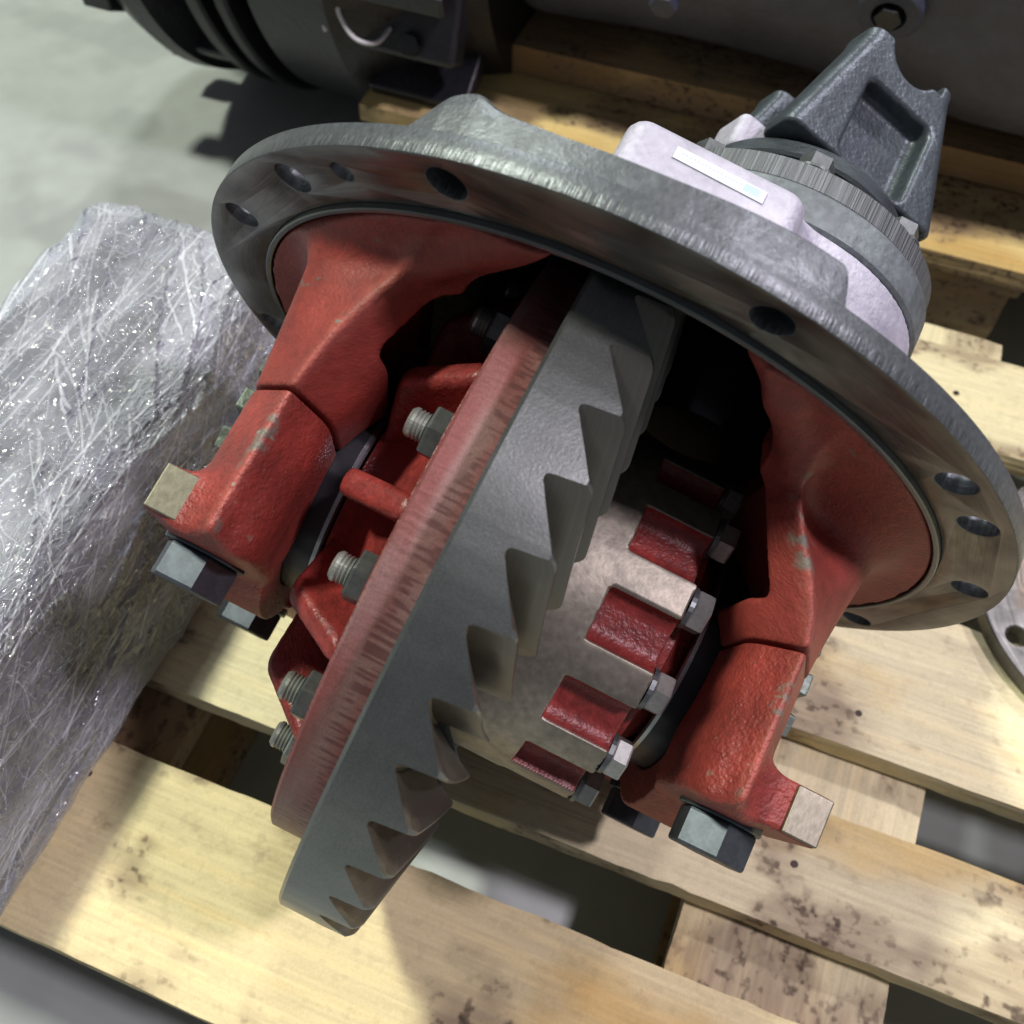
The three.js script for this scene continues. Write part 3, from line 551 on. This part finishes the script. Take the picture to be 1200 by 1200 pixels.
// ------------------------------------------------------------------ black axle housing on the far pallet
{
  const t = thing('axle_housing', 'black axle housing with brake hub resting on the far pallet', 'axle');
  const blk = std({ map: rep(mottle([0.235, 0.255, 0.32], 0.25, 601), 3, 3), roughness: 0.5, bumpMap: rep(castBump, 3, 3), bumpScale: 0.001 });
  const blk2 = std({ map: rep(mottle([0.10, 0.103, 0.125], 0.35, 607), 4, 4), roughness: 0.42, bumpMap: rep(castBump, 4, 4), bumpScale: 0.001 });
  const cy = 0.262, cz = -1.085;
  const body = (x, y, z) => {
    const r = Math.hypot(y - cy, z - cz);
    let d = smax(r - (0.246 + 0.008 * Math.sin(x * 9)), Math.max(-0.36 - x, x - 0.8), 0.03);
    d = smin(d, box3(x, y, z, 0.05, 0.8, 0.085, 0.40, -1.30, -0.885, 0.05), 0.05);
    d = smin(d, box3(x, y, z, -0.12, 0.08, 0.036, 0.3, -1.20, -0.99, 0.03), 0.03);
    return d;
  };
  part(t, 'housing', field(body, [-0.40, 0.0, -1.40], [0.82, 0.54, -0.82], 0.0105), blk, 'smooth slate black cast housing');
  const drum = part(t, 'brake_drum', boxUV(turned([[-0.60, 0.05], [-0.60, 0.270], [-0.59, 0.285], [-0.50, 0.290], [-0.44, 0.255], [-0.36, 0.225], [-0.355, 0.05]], 'x', [0, 0.16, -1.08], 96, 0.4)), blk2);
  for (const [x0, x1, r] of [[-0.628, -0.612, 0.292], [-0.664, -0.645, 0.292]]) part(t, 'brake_disc', turned([[x0, 0.1], [x0, r - 0.003], [x0 + 0.003, r], [x1 - 0.003, r], [x1, r - 0.003], [x1, 0.1]], 'x', [0, 0.16, -1.08], 120, 0.4), blk2);
  for (let i = 0; i < 26; i++) { const a = i / 26 * Math.PI * 2; part(t, 'disc_vane', new THREE.BoxGeometry(0.019, 0.05, 0.012).translate(0, 0.25, 0).rotateX(a).translate(-0.6365, 0.16, -1.08), blk2); }
  part(t, 'hub', boxUV(turned([[-0.90, 0.02], [-0.90, 0.10], [-0.86, 0.125], [-0.80, 0.13], [-0.775, 0.14], [-0.775, 0.262], [-0.768, 0.284], [-0.745, 0.294], [-0.722, 0.292], [-0.714, 0.272], [-0.700, 0.235], [-0.665, 0.22], [-0.665, 0.05]], 'x', [0, 0.16, -1.08], 96, 0.4)), blk2);
  const wn = hexHead(0.040, 0.036, 0.003);
  for (let i = 0; i < 10; i++) { const a = (150 + 36 * i) * Math.PI / 180, n = part(t, 'wheel_nut', wn, blk2); n.position.set(-0.772, 0.16 + 0.272 * Math.cos(a), -1.08 + 0.272 * Math.sin(a)); n.rotation.z = Math.PI / 2; }
  for (let i = 0; i < 10; i++) part(t, 'hub_web', boxUV(new RoundedBoxGeometry(0.05, 0.10, 0.022, 2, 0.006).translate(0, 0.235, 0).rotateX((168 + 36 * i) * Math.PI / 180).translate(-0.70, 0.16, -1.08)), blk2);
  const bk = part(t, 'bracket', boxUV(new RoundedBoxGeometry(0.105, 0.15, 0.03, 3, 0.006).rotateX(-0.45).translate(-0.432, 0.125, -0.862)), blk2, 'flat black bracket plate');
  const bb = part(bk, 'bracket_bolt', hexHead(0.02, 0.012, 0.001).rotateX(1.1), blk2); bb.position.set(-0.425, 0.075, -0.825);
  for (let i = 0; i < 3; i++) part(t, 'drum_rib', boxUV(new RoundedBoxGeometry(0.11, 0.30, 0.02, 2, 0.004).translate(0, -0.14, 0).rotateX(-0.5 - i * 0.5).translate(-0.43, 0.16, -1.08)), blk2);
  // twisted plastic tie hanging on the bracket
  const tie = thing('plastic_tie', 'twisted white plastic tie hanging from the black bracket', 'tie');
  const cv = new THREE.CatmullRomCurve3([V(-0.505, 0.085, -0.80), V(-0.512, 0.115, -0.805), V(-0.497, 0.130, -0.81), V(-0.487, 0.105, -0.80), V(-0.470, 0.088, -0.795), V(-0.452, 0.085, -0.80), V(-0.448, 0.086, -0.825)]);
  part(tie, 'strap', new THREE.TubeGeometry(cv, 60, 0.0022, 6), std({ color: 0xcfcdd6, roughness: 0.4 }));
  const boss = part(t, 'plug_boss', turned([[-0.02, 0.026], [0.006, 0.026], [0.008, 0.024], [0.008, 0.014], [-0.01, 0.014]], 'y', [0, 0, 0], 40, 0.4), blk); boss.position.set(-0.003, 0.195, -0.842); boss.rotation.x = 1.84;
  part(boss, 'drain_plug', hexHead(0.019, 0.012, 0.001), blk2);
  for (const x of [-0.27, -0.19, 0.09, 0.17]) { const b = part(t, 'housing_bolt', hexHead(0.022, 0.014, 0.0012), blk); b.rotation.x = 1.9; b.position.set(x, 0.155, -0.862 + (x > 0 ? -0.015 : 0)); }
}

// ------------------------------------------------------------------ part wrapped in stretch film
{
  const t = thing('wrapped_part', 'dark machine part wrapped in clear crumpled stretch film beside the carrier', 'wrapped part');
  const wrap = (x, y, z, o) => { const sl = 0.24 * y; return box3(x + sl, y, z, -0.4865 - o, -0.3285 + o, 0.0046 - o, 0.1455 + o, -0.470 - o, 0.006 + o, 0.022 + o); };
  const core = (x, y, z) => {
    let d = wrap(x, y, z, -0.004);
    d = smax(d, -(Math.hypot(x + 0.425, (z + 0.33) * 0.8) - 0.035 + Math.max(0, 0.125 - y)), 0.006);
    for (const q of [-0.40, -0.22, -0.12, -0.03]) d = smax(d, -box3(x, y, z, -0.50, -0.37, 0.130, 0.2, q - 0.022, q + 0.022, 0.006), 0.004);
    for (const q of [-0.36, -0.27, -0.16, -0.06]) d = smax(d, -box3(x, y, z, -0.375, -0.28, 0.03, 0.11, q - 0.03, q + 0.03, 0.006), 0.004);
    return d;
  };
  const cm = std({ map: rep(mottle([0.20, 0.21, 0.23], 0.5, 701), 5, 5), roughness: 0.5, metalness: 0.3 });
  part(t, 'core', field(core, [-0.56, -0.004, -0.50], [-0.30, 0.175, 0.03], 0.0045), cm);
  // the film: tight over the core with long pulled folds; creased film doubles up and turns white
  const w2 = (a, b, s) => vnoise(a + 500, b + 500, 4096, 4096, s);
  const ridge = (n, p) => Math.pow(1 - Math.abs(2 * n - 1), p);
  const film = (x, y, z) => wrap(x, y, z, 0.001) - 0.0030 * ridge(w2((z + 0.5 * x) * 7, (x - 0.5 * z - y) * 40, 711), 6) - 0.0016 * ridge(w2(z * 12 + x * 8, (x - y + 0.3 * z) * 80, 713), 5) - 0.003 * w2(x * 14, z * 10 + y * 12, 719);
  // fold lines of the film, drawn as strokes: long pulled folds, short creases, small wrinkles
  const CW = 1024, cvs = document.createElement('canvas'); cvs.width = cvs.height = CW; const cx = cvs.getContext('2d');
  cx.fillStyle = '#000'; cx.fillRect(0, 0, CW, CW); cx.lineCap = 'round';
  const stroke = (x, y, a, len, w, al, bend) => { for (const ox of [-CW, 0, CW]) for (const oy of [-CW, 0, CW]) {
    if (x + ox + len < 0 || x + ox - len > CW || y + oy + len < 0 || y + oy - len > CW) continue;
    cx.strokeStyle = `rgba(255,255,255,${al})`; cx.lineWidth = w; cx.beginPath(); cx.moveTo(x + ox, y + oy);
    cx.quadraticCurveTo(x + ox + Math.cos(a + bend) * len * 0.5, y + oy + Math.sin(a + bend) * len * 0.5, x + ox + Math.cos(a) * len, y + oy + Math.sin(a) * len); cx.stroke(); } };
  for (let i = 0; i < 120; i++) stroke(rnd() * CW, rnd() * CW, 0.25 + (rnd() - 0.5) * 0.9, 150 + rnd() * 420, 2 + rnd() * 7, 0.12 + rnd() * 0.3, (rnd() - 0.5) * 0.4);
  for (let i = 0; i < 420; i++) stroke(rnd() * CW, rnd() * CW, 0.3 + (rnd() - 0.5) * 2.2, 20 + rnd() * 110, 1 + rnd() * 3, 0.15 + rnd() * 0.5, (rnd() - 0.5) * 0.8);
  for (let i = 0; i < 1600; i++) stroke(rnd() * CW, rnd() * CW, rnd() * 6.3, 4 + rnd() * 22, 1 + rnd() * 2.4, 0.15 + rnd() * 0.6, (rnd() - 0.5));
  const img = cx.getImageData(0, 0, CW, CW).data, crease = (u, v) => img[((Math.floor(v * CW) % CW) * CW + (Math.floor(u * CW) % CW)) * 4] / 255;
  const tr = grey(1024, 1024, (u, v) => 0.84 - 0.74 * crease(u, v) - 0.16 * sstep(0.42, 0.72, fbm(u, v, 4, 9, 737, 5)));
  const bp = grey(1024, 1024, (u, v) => 0.5 * crease(u, v) + 0.30 * fbm(u, v, 8, 40, 741, 3) + 0.28 * ridge(fbm(u, v, 34, 60, 743, 2), 2));
  const fm = new THREE.MeshPhysicalMaterial({ color: new THREE.Color().setRGB(0.82, 0.86, 0.93), roughness: 0.10, transmission: 1, transmissionMap: rep(tr, 4, 4), thickness: 0, ior: 1.55, bumpMap: rep(bp, 4, 4), bumpScale: 0.004, side: THREE.DoubleSide });
  const fg = field(film, [-0.545, -0.006, -0.495], [-0.305, 0.165, 0.03], 0.0028);
  { const q = fg.attributes.position, uv = fg.attributes.uv; for (let i = 0; i < q.count; i++) uv.setXY(i, q.getZ(i) + 0.35 * q.getX(i), q.getX(i) - q.getY(i)); }
  part(t, 'stretch_film', fg, fm, 'clear crumpled stretch film');
}

renderer.render(scene, camera);
